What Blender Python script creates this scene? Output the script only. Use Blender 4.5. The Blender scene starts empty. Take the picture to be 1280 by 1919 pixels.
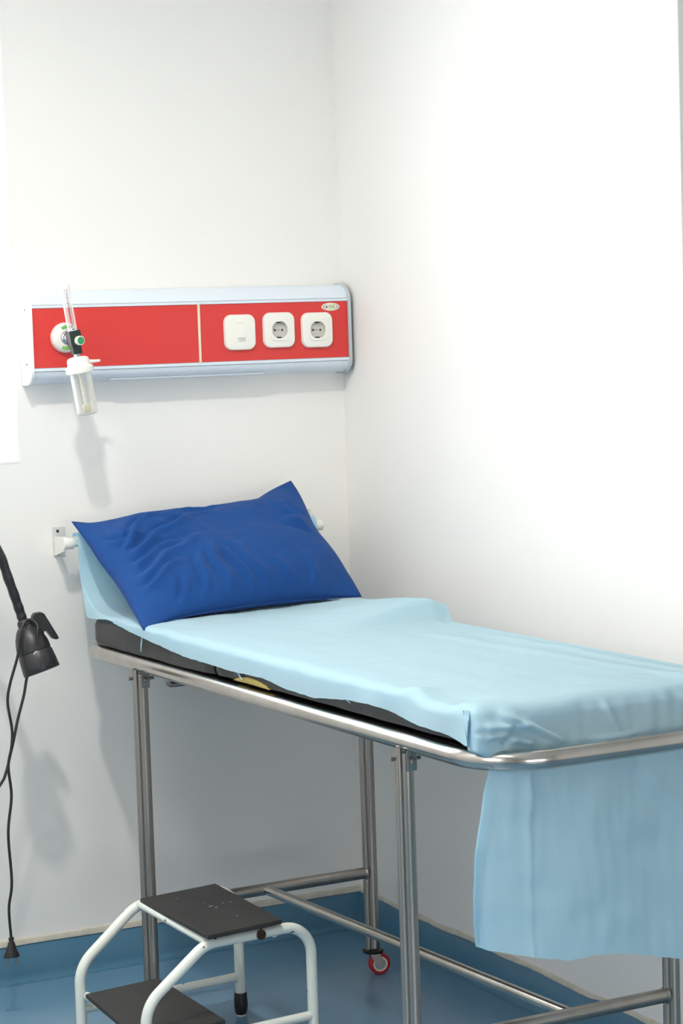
import bpy, bmesh, math, random
from mathutils import Vector, Matrix, noise
random.seed(4)
S = bpy.context.scene
C = S.collection
PI = math.pi

# ------------------------------------------------------------------ camera
F_PX = 4135.33
yaw, pitch, roll = 0.4635, 0.0789, -0.0328
cy, sy, cp, sp = math.cos(yaw), math.sin(yaw), math.cos(pitch), math.sin(pitch)
Fw = Vector((sy*cp, cy*cp, -sp)); Rt = Vector((cy, -sy, 0)); Up = Rt.cross(Fw)
R2 = math.cos(roll)*Rt + math.sin(roll)*Up
U2 = -math.sin(roll)*Rt + math.cos(roll)*Up
cam = bpy.data.cameras.new('camera'); co = bpy.data.objects.new('camera', cam); C.objects.link(co)
cam.sensor_fit = 'VERTICAL'; cam.sensor_height = 36.0; cam.sensor_width = 24.0
cam.lens = F_PX*36.0/1919
m = Matrix((R2, U2, -Fw)).transposed().to_4x4(); m.translation = Vector((-2.4416, -4.8499, 1.469))
co.matrix_world = m
cam.clip_start = 0.05; cam.clip_end = 60
cam.dof.use_dof = True; cam.dof.focus_distance = 5.0; cam.dof.aperture_fstop = 20.0
S.camera = co

# ------------------------------------------------------------------ world, lights, exposure
S.view_settings.view_transform = 'Standard'; S.view_settings.look = 'None'
S.view_settings.gamma = 1.0; S.view_settings.use_curve_mapping = False
S.view_settings.exposure = 0.22
W = bpy.data.worlds.new('daylight'); S.world = W; W.use_nodes = True
W.node_tree.nodes['Background'].inputs[0].default_value = (0.93, 0.97, 1.0, 1)
W.node_tree.nodes['Background'].inputs[1].default_value = 5.0

def area(name, loc, target, sx, sy_, power, col=(1, 1, 1)):
    l = bpy.data.lights.new(name, 'AREA'); l.shape = 'RECTANGLE'; l.size = sx; l.size_y = sy_
    l.energy = power; l.color = col
    o = bpy.data.objects.new(name, l); C.objects.link(o); o.location = loc
    o.rotation_euler = (Vector(target)-Vector(loc)).to_track_quat('-Z', 'Y').to_euler()
    return o
# weak soft fill lamp added on the left, no window known there
area('left_fill', (-2.385, -2.6, 1.35), (0, -1.0, 1.2), 0.8, 0.8, 1.5, (1.0, 0.95, 0.87))
# fill lamp added behind the camera to lift the shade under the bed
area('front_fill', (-0.9, -6.27, 1.0), (-0.9, 0, 0.9), 2.0, 1.2, 30, (1.0, 0.95, 0.87))
# flush ceiling panels
area('ceiling_panel_light', (-1.7, -2.4, 2.9), (-1.7, -2.4, 0), 0.6, 0.9, 8, (1, 0.955, 0.865))
area('ceiling_panel_light', (-2.05, -1.2, 2.9), (-2.05, -1.2, 0), 0.4, 0.8, 11, (1, 0.955, 0.865))
# round ceiling downlight between the window and the bed: gives the crisp shadows on the wall
kl = bpy.data.lights.new('downlight', 'AREA'); kl.shape = 'DISK'; kl.size = 0.12; kl.energy = 23.5; kl.color = (1, 0.955, 0.865)
ko = bpy.data.objects.new('downlight', kl); C.objects.link(ko); ko.location = (-1.35, -1.50, 2.80)

# ------------------------------------------------------------------ materials
def mat(name, col, rough=0.5, metal=0.0, bump=None, var=None, spec=None, sheen=0, trans=0, coat=0, alpha=None, ior=None):
    m = bpy.data.materials.new(name); m.use_nodes = True
    nt = m.node_tree; b = nt.nodes['Principled BSDF']
    b.inputs['Base Color'].default_value = (*col, 1); b.inputs['Roughness'].default_value = rough
    b.inputs['Metallic'].default_value = metal
    if spec is not None: b.inputs['Specular IOR Level'].default_value = spec
    if sheen: b.inputs['Sheen Weight'].default_value = sheen
    if coat: b.inputs['Coat Weight'].default_value = coat; b.inputs['Coat Roughness'].default_value = 0.1
    if trans: b.inputs['Transmission Weight'].default_value = trans
    if ior: b.inputs['IOR'].default_value = ior
    if alpha is not None: b.inputs['Alpha'].default_value = alpha
    tc = nt.nodes.new('ShaderNodeTexCoord')
    if var:   # (scale, strength, colour2 [, (sx,sy,sz)])
        n = nt.nodes.new('ShaderNodeTexNoise'); n.inputs['Scale'].default_value = var[0]; n.inputs['Detail'].default_value = 6
        src = tc.outputs['Object']
        if len(var) > 3:
            mp = nt.nodes.new('ShaderNodeMapping'); mp.inputs['Scale'].default_value = var[3]
            nt.links.new(src, mp.inputs[0]); src = mp.outputs[0]
        nt.links.new(src, n.inputs['Vector'])
        r = nt.nodes.new('ShaderNodeValToRGB'); r.color_ramp.elements[0].position = 0.5-var[1]; r.color_ramp.elements[1].position = 0.5+var[1]
        r.color_ramp.elements[0].color = (*col, 1); r.color_ramp.elements[1].color = (*var[2], 1)
        nt.links.new(n.outputs['Fac'], r.inputs[0]); nt.links.new(r.outputs[0], b.inputs['Base Color'])
    if bump:  # (scale, strength, distance)
        n = nt.nodes.new('ShaderNodeTexNoise'); n.inputs['Scale'].default_value = bump[0]; n.inputs['Detail'].default_value = 5
        nt.links.new(tc.outputs['Object'], n.inputs['Vector'])
        bp = nt.nodes.new('ShaderNodeBump'); bp.inputs['Strength'].default_value = bump[1]; bp.inputs['Distance'].default_value = bump[2]
        nt.links.new(n.outputs['Fac'], bp.inputs['Height']); nt.links.new(bp.outputs[0], b.inputs['Normal'])
    return m

M = {}
M['wall'] = mat('wall_paint', (0.87, 0.86, 0.84), 0.55, bump=(60, 0.12, 0.002), var=(3, 0.3, (0.85, 0.845, 0.828)))
M['ceiling'] = mat('ceiling_paint', (0.85, 0.85, 0.84), 0.8)
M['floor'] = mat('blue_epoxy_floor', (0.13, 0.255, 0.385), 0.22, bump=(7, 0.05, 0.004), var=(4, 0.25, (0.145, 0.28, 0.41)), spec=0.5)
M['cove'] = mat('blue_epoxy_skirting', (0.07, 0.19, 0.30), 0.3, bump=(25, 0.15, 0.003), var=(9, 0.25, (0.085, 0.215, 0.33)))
M['caulk'] = mat('cream_caulk', (0.66, 0.63, 0.55), 0.6, bump=(50, 0.4, 0.003), var=(30, 0.2, (0.54, 0.51, 0.43)))
M['steel'] = mat('stainless_steel', (0.62, 0.585, 0.54), 0.2, 1.0, bump=(35, 0.06, 0.001), var=(22, 0.25, (0.50, 0.46, 0.42), (1, 1, 0.12)))
M['steel_dull'] = mat('dull_stainless_steel', (0.42, 0.385, 0.35), 0.33, 1.0, bump=(60, 0.1, 0.001), var=(18, 0.25, (0.34, 0.305, 0.275), (1, 1, 0.1)))
M['chrome'] = mat('chrome', (0.75, 0.76, 0.8), 0.12, 1.0, var=(40, 0.2, (0.68, 0.69, 0.74)))
M['vinyl'] = mat('black_vinyl', (0.028, 0.027, 0.026), 0.5, bump=(14, 0.25, 0.006), var=(30, 0.3, (0.042, 0.040, 0.038)))
M['foam'] = mat('yellow_foam', (0.62, 0.48, 0.16), 0.9, bump=(90, 0.5, 0.003), var=(40, 0.3, (0.5, 0.36, 0.1)))
M['tread'] = mat('black_rubber_tread', (0.024, 0.023, 0.022), 0.55, bump=(80, 0.25, 0.002), var=(14, 0.2, (0.036, 0.034, 0.032)))
M['rubber'] = mat('black_rubber', (0.012, 0.012, 0.013), 0.4, var=(20, 0.2, (0.02, 0.02, 0.02)))
M['blkplastic'] = mat('black_plastic', (0.016, 0.016, 0.018), 0.38, bump=(120, 0.15, 0.001), var=(30, 0.2, (0.022, 0.022, 0.024)))
M['darkgreen'] = mat('dark_green_plastic', (0.008, 0.02, 0.018), 0.4, var=(30, 0.2, (0.01, 0.026, 0.022)))
M['white_pl'] = mat('white_plastic', (0.86, 0.85, 0.80), 0.35, var=(10, 0.2, (0.84, 0.83, 0.78)))
M['cream_pl'] = mat('cream_plastic', (0.80, 0.74, 0.58), 0.35, var=(20, 0.2, (0.76, 0.7, 0.53)))
M['well'] = mat('grey_socket_well', (0.62, 0.61, 0.57), 0.4, var=(20, 0.2, (0.58, 0.57, 0.53)))
M['alu'] = mat('pale_painted_aluminium', (0.72, 0.79, 0.87), 0.38, var=(5, 0.2, (0.70, 0.775, 0.86)))
M['capwhite'] = mat('white_end_plate', (0.9, 0.9, 0.9), 0.35, var=(5, 0.2, (0.88, 0.88, 0.89)))
M['steelwhite'] = mat('zinc_plate', (0.66, 0.67, 0.67), 0.4, 0.0, var=(30, 0.2, (0.6, 0.61, 0.61)))
M['capgrey'] = mat('grey_end_plate', (0.52, 0.58, 0.62), 0.4, var=(5, 0.2, (0.48, 0.54, 0.58)))
M['dark'] = mat('dark_hole', (0.02, 0.018, 0.016), 0.6, var=(20, 0.2, (0.03, 0.025, 0.02)))
M['groove'] = mat('grey_groove', (0.33, 0.38, 0.44), 0.6, var=(20, 0.2, (0.3, 0.35, 0.4)))
M['red'] = mat('red_panel', (0.66, 0.034, 0.030), 0.42, bump=(300, 0.1, 0.0005), var=(160, 0.3, (0.69, 0.042, 0.037)))
M['green'] = mat('green_label', (0.16, 0.50, 0.08), 0.5, var=(60, 0.2, (0.2, 0.56, 0.11)))
M['knobgreen'] = mat('deep_green_label', (0.02, 0.25, 0.10), 0.4, var=(60, 0.2, (0.03, 0.3, 0.13)))
M['olive'] = mat('olive_badge', (0.52, 0.55, 0.33), 0.4, var=(60, 0.2, (0.56, 0.56, 0.38)))
M['maroon'] = mat('maroon_dot', (0.2, 0.05, 0.06), 0.4, var=(60, 0.2, (0.24, 0.07, 0.07)))
M['wheelred'] = mat('red_wheel_rubber', (0.42, 0.006, 0.014), 0.3, var=(20, 0.2, (0.48, 0.01, 0.018)))
M['paint'] = mat('white_gloss_paint', (0.80, 0.84, 0.79), 0.24, bump=(30, 0.08, 0.001))
# rust chips and dirt on the white paint
nt = M['paint'].node_tree; b = nt.nodes['Principled BSDF']
tc = nt.nodes.new('ShaderNodeTexCoord'); nz = nt.nodes.new('ShaderNodeTexNoise'); nz.inputs['Scale'].default_value = 75; nz.inputs['Detail'].default_value = 3
nt.links.new(tc.outputs['Object'], nz.inputs['Vector'])
rp = nt.nodes.new('ShaderNodeValToRGB'); rp.color_ramp.elements[0].position = 0.70; rp.color_ramp.elements[1].position = 0.715
rp.color_ramp.elements[0].color = (0.78, 0.82, 0.77, 1); rp.color_ramp.elements[1].color = (0.09, 0.05, 0.035, 1)
nt.links.new(nz.outputs['Fac'], rp.inputs[0]); nt.links.new(rp.outputs[0], b.inputs['Base Color'])
M['rust'] = mat('rust', (0.12, 0.045, 0.02), 0.9, bump=(200, 0.6, 0.002), var=(90, 0.2, (0.025, 0.015, 0.012)))
M['pillow'] = mat('blue_cotton', (0.007, 0.055, 0.225), 0.85, bump=(420, 0.25, 0.0008), var=(9, 0.3, (0.009, 0.064, 0.25)), sheen=0.06, spec=0.2)
M['seam'] = mat('dark_blue_seam', (0.006, 0.045, 0.2), 0.9, var=(50, 0.3, (0.01, 0.055, 0.23)))
M['skyglass'] = mat('white_frosted_glass', (0.95, 0.97, 1.0), 0.4, trans=0.95, ior=1.1)

def cloth_mat(name, col, transl, w=0.4):
    m = bpy.data.materials.new(name); m.use_nodes = True; nt = m.node_tree
    b = nt.nodes['Principled BSDF']; b.inputs['Base Color'].default_value = (*col, 1); b.inputs['Roughness'].default_value = 0.8
    b.inputs['Specular IOR Level'].default_value = 0.2
    t = nt.nodes.new('ShaderNodeBsdfTranslucent'); t.inputs[0].default_value = (*transl, 1)
    mx = nt.nodes.new('ShaderNodeMixShader'); mx.inputs[0].default_value = w
    tc = nt.nodes.new('ShaderNodeTexCoord'); nz = nt.nodes.new('ShaderNodeTexNoise'); nz.inputs['Scale'].default_value = 160; nz.inputs['Detail'].default_value = 4
    n2 = nt.nodes.new('ShaderNodeTexNoise'); n2.inputs['Scale'].default_value = 13; n2.inputs['Detail'].default_value = 5
    mp = nt.nodes.new('ShaderNodeMapping'); mp.inputs['Scale'].default_value = (0.5, 1.6, 1.0)
    nt.links.new(tc.outputs['Object'], nz.inputs['Vector']); nt.links.new(tc.outputs['Object'], mp.inputs[0]); nt.links.new(mp.outputs[0], n2.inputs['Vector'])
    b1 = nt.nodes.new('ShaderNodeBump'); b1.inputs['Strength'].default_value = 0.22; b1.inputs['Distance'].default_value = 0.0015
    b2 = nt.nodes.new('ShaderNodeBump'); b2.inputs['Strength'].default_value = 0.35; b2.inputs['Distance'].default_value = 0.006
    nt.links.new(nz.outputs['Fac'], b1.inputs['Height']); nt.links.new(n2.outputs['Fac'], b2.inputs['Height']); nt.links.new(b1.outputs[0], b2.inputs['Normal'])
    nt.links.new(b2.outputs[0], b.inputs['Normal'])
    nt.links.new(b.outputs[0], mx.inputs[1]); nt.links.new(t.outputs[0], mx.inputs[2])
    nt.links.new(mx.outputs[0], nt.nodes['Material Output'].inputs[0])
    return m
M['sheet'] = cloth_mat('light_blue_nonwoven_sheet', (0.585, 0.82, 0.93), (0.32, 0.70, 0.90), 0.38)

def clear_mat(name, tint, fac):
    m = bpy.data.materials.new(name); m.use_nodes = True; nt = m.node_tree
    b = nt.nodes['Principled BSDF']; b.inputs['Base Color'].default_value = (*tint, 1); b.inputs['Roughness'].default_value = 0.08
    t = nt.nodes.new('ShaderNodeBsdfTransparent'); t.inputs[0].default_value = (0.97, 0.97, 0.96, 1)
    lw = nt.nodes.new('ShaderNodeLayerWeight'); lw.inputs['Blend'].default_value = fac
    nz = nt.nodes.new('ShaderNodeTexNoise'); nz.inputs['Scale'].default_value = 40
    ad = nt.nodes.new('ShaderNodeMath'); ad.operation = 'MULTIPLY_ADD'; ad.inputs[1].default_value = 0.06
    nt.links.new(nz.outputs['Fac'], ad.inputs[0]); nt.links.new(lw.outputs['Facing'], ad.inputs[2])
    mx = nt.nodes.new('ShaderNodeMixShader'); nt.links.new(ad.outputs[0], mx.inputs[0])
    nt.links.new(t.outputs[0], mx.inputs[1]); nt.links.new(b.outputs[0], mx.inputs[2]); nt.links.new(mx.outputs[0], nt.nodes['Material Output'].inputs[0])
    return m
M['clear'] = clear_mat('clear_plastic', (0.92, 0.91, 0.87), 0.42)
M['cleartube'] = clear_mat('clear_tube_plastic', (0.93, 0.88, 0.9), 0.68)

# ------------------------------------------------------------------ helpers
def finish(bm, smooth=True, angle=40):
    bmesh.ops.remove_doubles(bm, verts=bm.verts, dist=1e-6)
    bmesh.ops.recalc_face_normals(bm, faces=bm.faces)
def obj(name, bm, m, parent=None, smooth=True, angle=40, recalc=True):
    if recalc: finish(bm)
    me = bpy.data.meshes.new(name); bm.to_mesh(me); bm.free()
    if smooth:
        for p in me.polygons: p.use_smooth = True
    me.materials.append(M[m] if isinstance(m, str) else m)
    o = bpy.data.objects.new(name, me); C.objects.link(o)
    if parent: o.parent = parent
    if smooth and angle:
        me.set_sharp_from_angle(angle=math.radians(angle))
    return o
def tag(o, label, cat, group=None):
    o['label'] = label; o['category'] = cat
    if group: o['group'] = group
    return o
def struct(o): o['kind'] = 'structure'; return o
def thing(name, label, cat, loc=(0, 0, 0), rz=0, group=None):
    o = bpy.data.objects.new(name, None); C.objects.link(o); o.location = loc; o.rotation_euler = (0, 0, rz); o.empty_display_size = 0.05
    return tag(o, label, cat, group)
def new(): return bmesh.new()
def loft(bm, loops, cap0=True, cap1=True, closed=True):
    vs = [[bm.verts.new(p) for p in L] for L in loops]
    n = len(vs[0])
    for a, b in zip(vs, vs[1:]):
        for i in range(n if closed else n-1):
            j = (i+1) % n
            try: bm.faces.new((a[i], a[j], b[j], b[i]))
            except ValueError: pass
    if cap0: bm.faces.new(list(reversed(vs[0])))
    if cap1: bm.faces.new(vs[-1])
    return bm
def box(bm, x0, x1, y0, y1, z0, z1, bev=0.0, mtx=None):
    r = bmesh.ops.create_cube(bm, size=1.0)
    vs = r['verts']
    for v in vs:
        v.co = Vector(((x0+x1)/2+v.co.x*(x1-x0), (y0+y1)/2+v.co.y*(y1-y0), (z0+z1)/2+v.co.z*(z1-z0)))
    if bev:
        es = list({e for v in vs for e in v.link_edges})
        r2 = bmesh.ops.bevel(bm, geom=es, offset=bev, segments=3, affect='EDGES', profile=0.6)
        vs = list({v for f in r2['faces'] for v in f.verts} | {v for v in vs if v.is_valid})
    if mtx:
        for v in vs: v.co = mtx @ v.co
    return bm
def fillet(pts, rad, n=8, closed=False):
    pts = [Vector(p) for p in pts]; out = []
    N = len(pts)
    for i, p in enumerate(pts):
        if not closed and (i == 0 or i == N-1): out.append(p); continue
        a = pts[(i-1) % N]-p; b = pts[(i+1) % N]-p
        r = rad[i] if isinstance(rad, (list, tuple)) else rad
        if r <= 0: out.append(p); continue
        ang = a.angle(b)
        if ang > PI-0.02: out.append(p); continue
        d = min(r/math.tan(ang/2), a.length*0.49, b.length*0.49)
        p0 = p+a.normalized()*d; p1 = p+b.normalized()*d
        rr = d*math.tan(ang/2); cen = p+(a.normalized()+b.normalized()).normalized()*(rr/math.sin(ang/2))
        v0 = p0-cen; v1 = p1-cen; tot = v0.angle(v1); ax = v0.cross(v1).normalized()
        for k in range(n+1):
            out.append(cen+Matrix.Rotation(tot*k/n, 3, ax) @ v0)
    return out
def tube(bm, pts, r, seg=16, closed=False, caps=True, rfun=None):
    pts = [Vector(p) for p in pts]
    q = [pts[0]]
    for p in pts[1:]:
        if (p-q[-1]).length > 1e-5: q.append(p)
    pts = q; N = len(pts)
    tang = []
    for i in range(N):
        if closed: t = pts[(i+1) % N]-pts[(i-1) % N]
        else: t = pts[min(i+1, N-1)]-pts[max(i-1, 0)]
        tang.append(t.normalized())
    up = Vector((0, 0, 1)) if abs(tang[0].z) < 0.9 else Vector((1, 0, 0))
    nrm = (up-tang[0]*up.dot(tang[0])).normalized(); loops = []
    for i in range(N):
        nrm = (nrm-tang[i]*nrm.dot(tang[i])).normalized(); bi = tang[i].cross(nrm)
        rr = rfun(i/(N-1)) if rfun else r
        loops.append([pts[i]+(nrm*math.cos(2*PI*k/seg)+bi*math.sin(2*PI*k/seg))*rr for k in range(seg)])
    if closed: loops.append(loops[0]); return loft(bm, loops, False, False)
    return loft(bm, loops, caps, caps)
def lathe(bm, prof, base, axis=(0, 0, 1), seg=32, caps=True):
    """prof: list of (r, h) along axis from base"""
    ax = Vector(axis).normalized(); base = Vector(base)
    up = Vector((0, 0, 1)) if abs(ax.z) < 0.9 else Vector((1, 0, 0))
    n = (up-ax*up.dot(ax)).normalized(); b_ = ax.cross(n)
    loops = [[base+ax*h+(n*math.cos(2*PI*k/seg)+b_*math.sin(2*PI*k/seg))*max(r, 1e-4) for k in range(seg)] for r, h in prof]
    return loft(bm, loops, caps, caps)
def spline(pts, n=10):
    pts = [Vector(p) for p in pts]; P = [2*pts[0]-pts[1]]+pts+[2*pts[-1]-pts[-2]]; out = []
    for i in range(1, len(P)-2):
        for k in range(n):
            t = k/n; a, b_, c, d = P[i-1], P[i], P[i+1], P[i+2]
            out.append(0.5*((2*b_)+(c-a)*t+(2*a-5*b_+4*c-d)*t*t+(3*b_-a-3*c+d)*t**3))
    out.append(pts[-1]); return out
def lerp_tab(tab, x):
    if x <= tab[0][0]: return tab[0][1]
    for (a, va), (b_, vb) in zip(tab, tab[1:]):
        if x <= b_: return va+(vb-va)*(x-a)/(b_-a)
    return tab[-1][1]
def sm(a, b_, x):
    t = max(0, min(1, (x-a)/(b_-a))); return t*t*(3-2*t)
def rrect(w, h, r, n=8):
    out = []
    for cx, cz, a0 in ((w/2-r, h/2-r, 0), (-w/2+r, h/2-r, 90), (-w/2+r, -h/2+r, 180), (w/2-r, -h/2+r, 270)):
        for k in range(n+1):
            a = math.radians(a0+90*k/n); out.append((cx+r*math.cos(a), cz+r*math.sin(a)))
    return out

# ------------------------------------------------------------------ the room
def slab(name, *a, m='wall'):
    bm = new(); box(bm, *a); return struct(obj(name, bm, m, smooth=False))
slab('floor', -3.6, 1.4, -6.4, 0.12, -0.08, 0.0, m='floor')
slab('ceiling', -3.6, 1.4, -6.4, 0.12, 2.95, 3.05, m='ceiling')
# back wall with the window opening left of the bedhead panel
bm = new()
WX0, WX1, WZ0, WZ1 = -1.95, -0.838, 1.209, 2.45
box(bm, -2.5, WX0, 0, 0.12, 0, 2.95); box(bm, WX1, 0.0, 0, 0.12, 0, 2.95)
box(bm, WX0, WX1, 0, 0.12, 0, WZ0); box(bm, WX0, WX1, 0, 0.12, WZ1, 2.95)
struct(obj('wall_back', bm, 'wall', smooth=False))
bm = new(); box(bm, 0.0, 0.12, -1.425, 0.12, 0, 2.95, 0.004); struct(obj('wall_right', bm, 'wall', smooth=False))
bm = new(); box(bm, 1.3, 1.4, -6.4, -1.295, 0, 2.95); box(bm, 0.12, 1.4, -1.415, -1.295, 0, 2.95)
struct(obj('wall_side', bm, 'wall', smooth=False))
bm = new(); box(bm, -3.6, 1.4, -6.4, -6.3, 0, 2.95); struct(obj('wall_front', bm, 'wall', smooth=False))
bm = new(); box(bm, -3.6, -3.5, -6.3, -3.3, 0, 2.95); box(bm, -3.5, -2.4, -3.4, -3.3, 0, 2.95)
for a in ((-2.5, -2.4, -3.3, -3.02, 0, 2.95), (-2.5, -2.4, -2.18, 0, 0, 2.95), (-2.5, -2.4, -3.02, -2.18, 0, .93), (-2.5, -2.4, -3.02, -2.18, 1.77, 2.95)): box(bm, *a)
struct(obj('wall_left', bm, 'wall', smooth=False))
def fill_frame(name, x0, x1, y0, y1, z0, z1, t, axis):  # plain frame put round an added fill lamp
    bm = new()
    if axis == 'x':
        for a in ((x0, x1, y0, y0+t, z0, z1), (x0, x1, y1-t, y1, z0, z1), (x0, x1, y0, y1, z0, z0+t), (x0, x1, y0, y1, z1-t, z1)): box(bm, *a)
    else:
        for a in ((x0, x0+t, y0, y1, z0, z1), (x1-t, x1, y0, y1, z0, z1), (x0, x1, y0, y1, z0, z0+t), (x0, x1, y0, y1, z1-t, z1)): box(bm, *a)
    return struct(obj(name, bm, 'capwhite', smooth=False))
fill_frame('left_fill_frame', -2.44, -2.39, -3.02, -2.18, .93, 1.77, .03, 'x')  # unseen frame, added only to surround the left fill lamp
fill_frame('front_fill_frame', -1.95, .15, -6.32, -6.28, .37, 1.63, .04, 'y')  # unseen frame on the solid front wall, added round the front fill lamp
# ceiling downlight housing, its lip made deep to cut light off the upper walls
bm = new(); lathe(bm, [(.088, .045), (.088, 0), (.108, 0), (.108, .010), (.096, .016), (.096, .184), (.010, .184), (.010, .045), (.088, .045)], (-1.35, -1.50, 2.767), seg=40, caps=False)
tag(obj('downlight', bm, 'white_pl'), 'round white ceiling downlight above the bed, outside the picture', 'ceiling light')
# window: slim white frame with rounded inner corners and a pane
ww, wh, wcx, wcz = WX1-WX0, WZ1-WZ0, (WX0+WX1)/2, (WZ0+WZ1)/2
def wloop(w, h, r, y): return [(wcx+px, y, wcz+pz) for px, pz in rrect(w, h, r, 6)]
bm = new(); loft(bm, [wloop(ww+.004, wh+.004, .001, -.001), wloop(ww-.006, wh-.006, .010, -.001), wloop(ww-.006, wh-.006, .010, .05), wloop(ww+.004, wh+.004, .001, .05), wloop(ww+.004, wh+.004, .001, -.001)], False, False)
wf = struct(obj('window_1', bm, 'capwhite', angle=30))
bm = new(); box(bm, WX0+.001, WX1-.001, .042, .046, WZ0+.001, WZ1-.001); obj('pane', bm, 'skyglass', wf, smooth=False)

# skirting: floor coating turned up the wall, with a wavy top edge and a cream bead above
def skirting(name, axis, x0, x1, top, amp, mname, zlow=0.0, th=0.004, n=90):
    bm = new(); loops = []
    for i in range(n+1):
        s = x0+(x1-x0)*i/n
        w = amp*(noise.noise(Vector((s*9, 3.1, top*50)))+0.5*noise.noise(Vector((s*30, 7.7, top*50))))
        w0 = amp*(noise.noise(Vector((s*9, 3.1, zlow*50)))+0.5*noise.noise(Vector((s*30, 7.7, zlow*50)))) if zlow > 0.01 else 0
        za, zb = zlow+w0, top+w
        prof = ([(0.0, za), (-.020, za+.0004), (-.013, .0022), (-.0085, .005), (-.0055, .010), (-th, .018)] if zlow < .01 else [(0.0, za), (-th, za)])+[(-th, zb-th*0.5), (-th*0.5, zb), (0.0, zb)]
        loops.append([(s, p, z) if axis == 'x' else (p, s, z) for p, z in prof])
    loft(bm, loops); return struct(obj(name, bm, mname, angle=50))
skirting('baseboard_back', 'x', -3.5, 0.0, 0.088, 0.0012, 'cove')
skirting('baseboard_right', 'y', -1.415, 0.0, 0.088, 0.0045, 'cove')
skirting('trim_1', 'x', -3.5, 0.0, 0.103, 0.0012, 'caulk', 0.0885, 0.006)
skirting('trim_2', 'y', -1.415, 0.0, 0.098, 0.0045, 'caulk', 0.0885, 0.005)

# ------------------------------------------------------------------ bedhead wall panel
pn = thing('bedhead_panel', 'long red and white wall panel with a switch and two sockets above the bed', 'wall panel', (-0.42, 0, 1.386))
PO = Vector((-0.42, 0, 1.386))
def L3(x, y, z): return (x-PO.x, y-PO.y, z-PO.z)
prof = [(0, 1.597), (-.030, 1.597), (-.044, 1.594), (-.056, 1.587), (-.064, 1.577), (-.068, 1.566), (-.0685, 1.5645), (-.0665, 1.5640), (-.0665, 1.5632), (-.0715, 1.563), (-.0715, 1.557),
        (-.067, 1.557), (-.067, 1.421), (-.0715, 1.421), (-.0715, 1.4145), (-.0665, 1.4142), (-.0665, 1.4134), (-.0690, 1.413), (-.067, 1.406), (-.062, 1.398), (-.053, 1.3915), (-.042, 1.388), (-.028, 1.386), (0, 1.386)]
bm = new(); loft(bm, [[L3(x, y, z) for y, z in prof] for x in (-.819, -.018)]); obj('housing', bm, 'alu', pn, angle=25)
def outprof(g):
    P = [(0, 1.597+g), (-.030, 1.597+g), (-.046-g*.3, 1.594+g), (-.058-g*.6, 1.586+g*.8), (-.067-g, 1.575+g*.4), (-.0715-g, 1.562), (-.0715-g, 1.415), (-.0690-g, 1.405-g*.4), (-.061-g*.6, 1.395-g*.8), (-.046-g*.3, 1.388-g), (-.028, 1.386-g), (0, 1.386-g)]
    return P
bm = new(); loft(bm, [[L3(x, y, z) for y, z in outprof(g)] for x, g in ((-.8255, 0.0), (-.824, .003), (-.818, .003))])
ec = obj('end_plate', bm, 'capwhite', pn, angle=30); ec['label'] = 'white left end plate'
for z in (1.554, 1.431):
    bm = new(); lathe(bm, [(0.0025, 0), (0.0025, .001)], L3(-.8255, -.045, z), (-1, 0, 0), 10); obj('screw', bm, 'dark', ec)
bm = new(); loft(bm, [[L3(x, y, z) for y, z in outprof(g)] for x, g in ((-.0185, .0035), (-.0125, .0035), (-.009, 0.0))])
obj('end_plate', bm, 'capgrey', pn, angle=30)['label'] = 'grey right end plate'
bm = new(); box(bm, -.8185+.42, -.411+.42, -.0695, -.066, 1.422-1.386, 1.5565-1.386); obj('front_plate', bm, 'red', pn, smooth=False)['label'] = 'plain red left front plate'
bm = new(); box(bm, -.4065+.42, -.0188+.42, -.0695, -.066, 1.422-1.386, 1.5565-1.386); obj('front_plate', bm, 'red', pn, smooth=False)['label'] = 'red right front plate with switch and sockets'
bm = new(); box(bm, -.4118+.42, -.4058+.42, -.0712, -.066, 1.4215-1.386, 1.557-1.386, .0006); obj('divider_strip', bm, 'cream_pl', pn)
# shallow duct lip under the housing
bm = new(); loft(bm, [[L3(x, y, z) for y, z in ((-.026, 1.3862), (-.058, 1.3885), (-.060, 1.3925), (-.030, 1.3862+.006))] for x in (-.628, -.24)]); obj('duct_lip', bm, 'alu', pn, angle=25)

def plate(cx, cz, w, h, r, y0, th, m, parent, name, well=None):
    """rounded wall plate; with a round well when well=(radius, depth)"""
    n = 10; bm = new()
    L = lambda pts, y: [(cx-PO.x+x, y, cz-PO.z+z) for x, z in pts]
    lo = [L(rrect(w, h, r, n), y0), L(rrect(w, h, r, n), y0-th*0.55), L(rrect(w-.004, h-.004, r-.001, n), y0-th*0.9), L(rrect(w-.012, h-.012, r-.003, n), y0-th)]
    if well:
        R_, dp = well; N = len(lo[0])
        def circ(rr): 
            out = []
            for x, z in rrect(1, 1, .35, n):
                a = math.atan2(z, x); out.append((rr*math.cos(a), rr*math.sin(a)))
            return out
        lo += [L([(x*0.72, z*0.72) for x, z in rrect(w-.012, h-.012, r-.003, n)], y0-th), L([(x*0.70, z*0.70) for x, z in rrect(w-.012, h-.012, r-.003, n)], y0-th-.0018),
               L(circ(R_+.001), y0-th-.0018), L(circ(R_), y0-th-.001)]
        loft(bm, lo, True, False)
    else: loft(bm, lo)
    return obj(name, bm, m, parent, angle=35)
YF = -.0695
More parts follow.
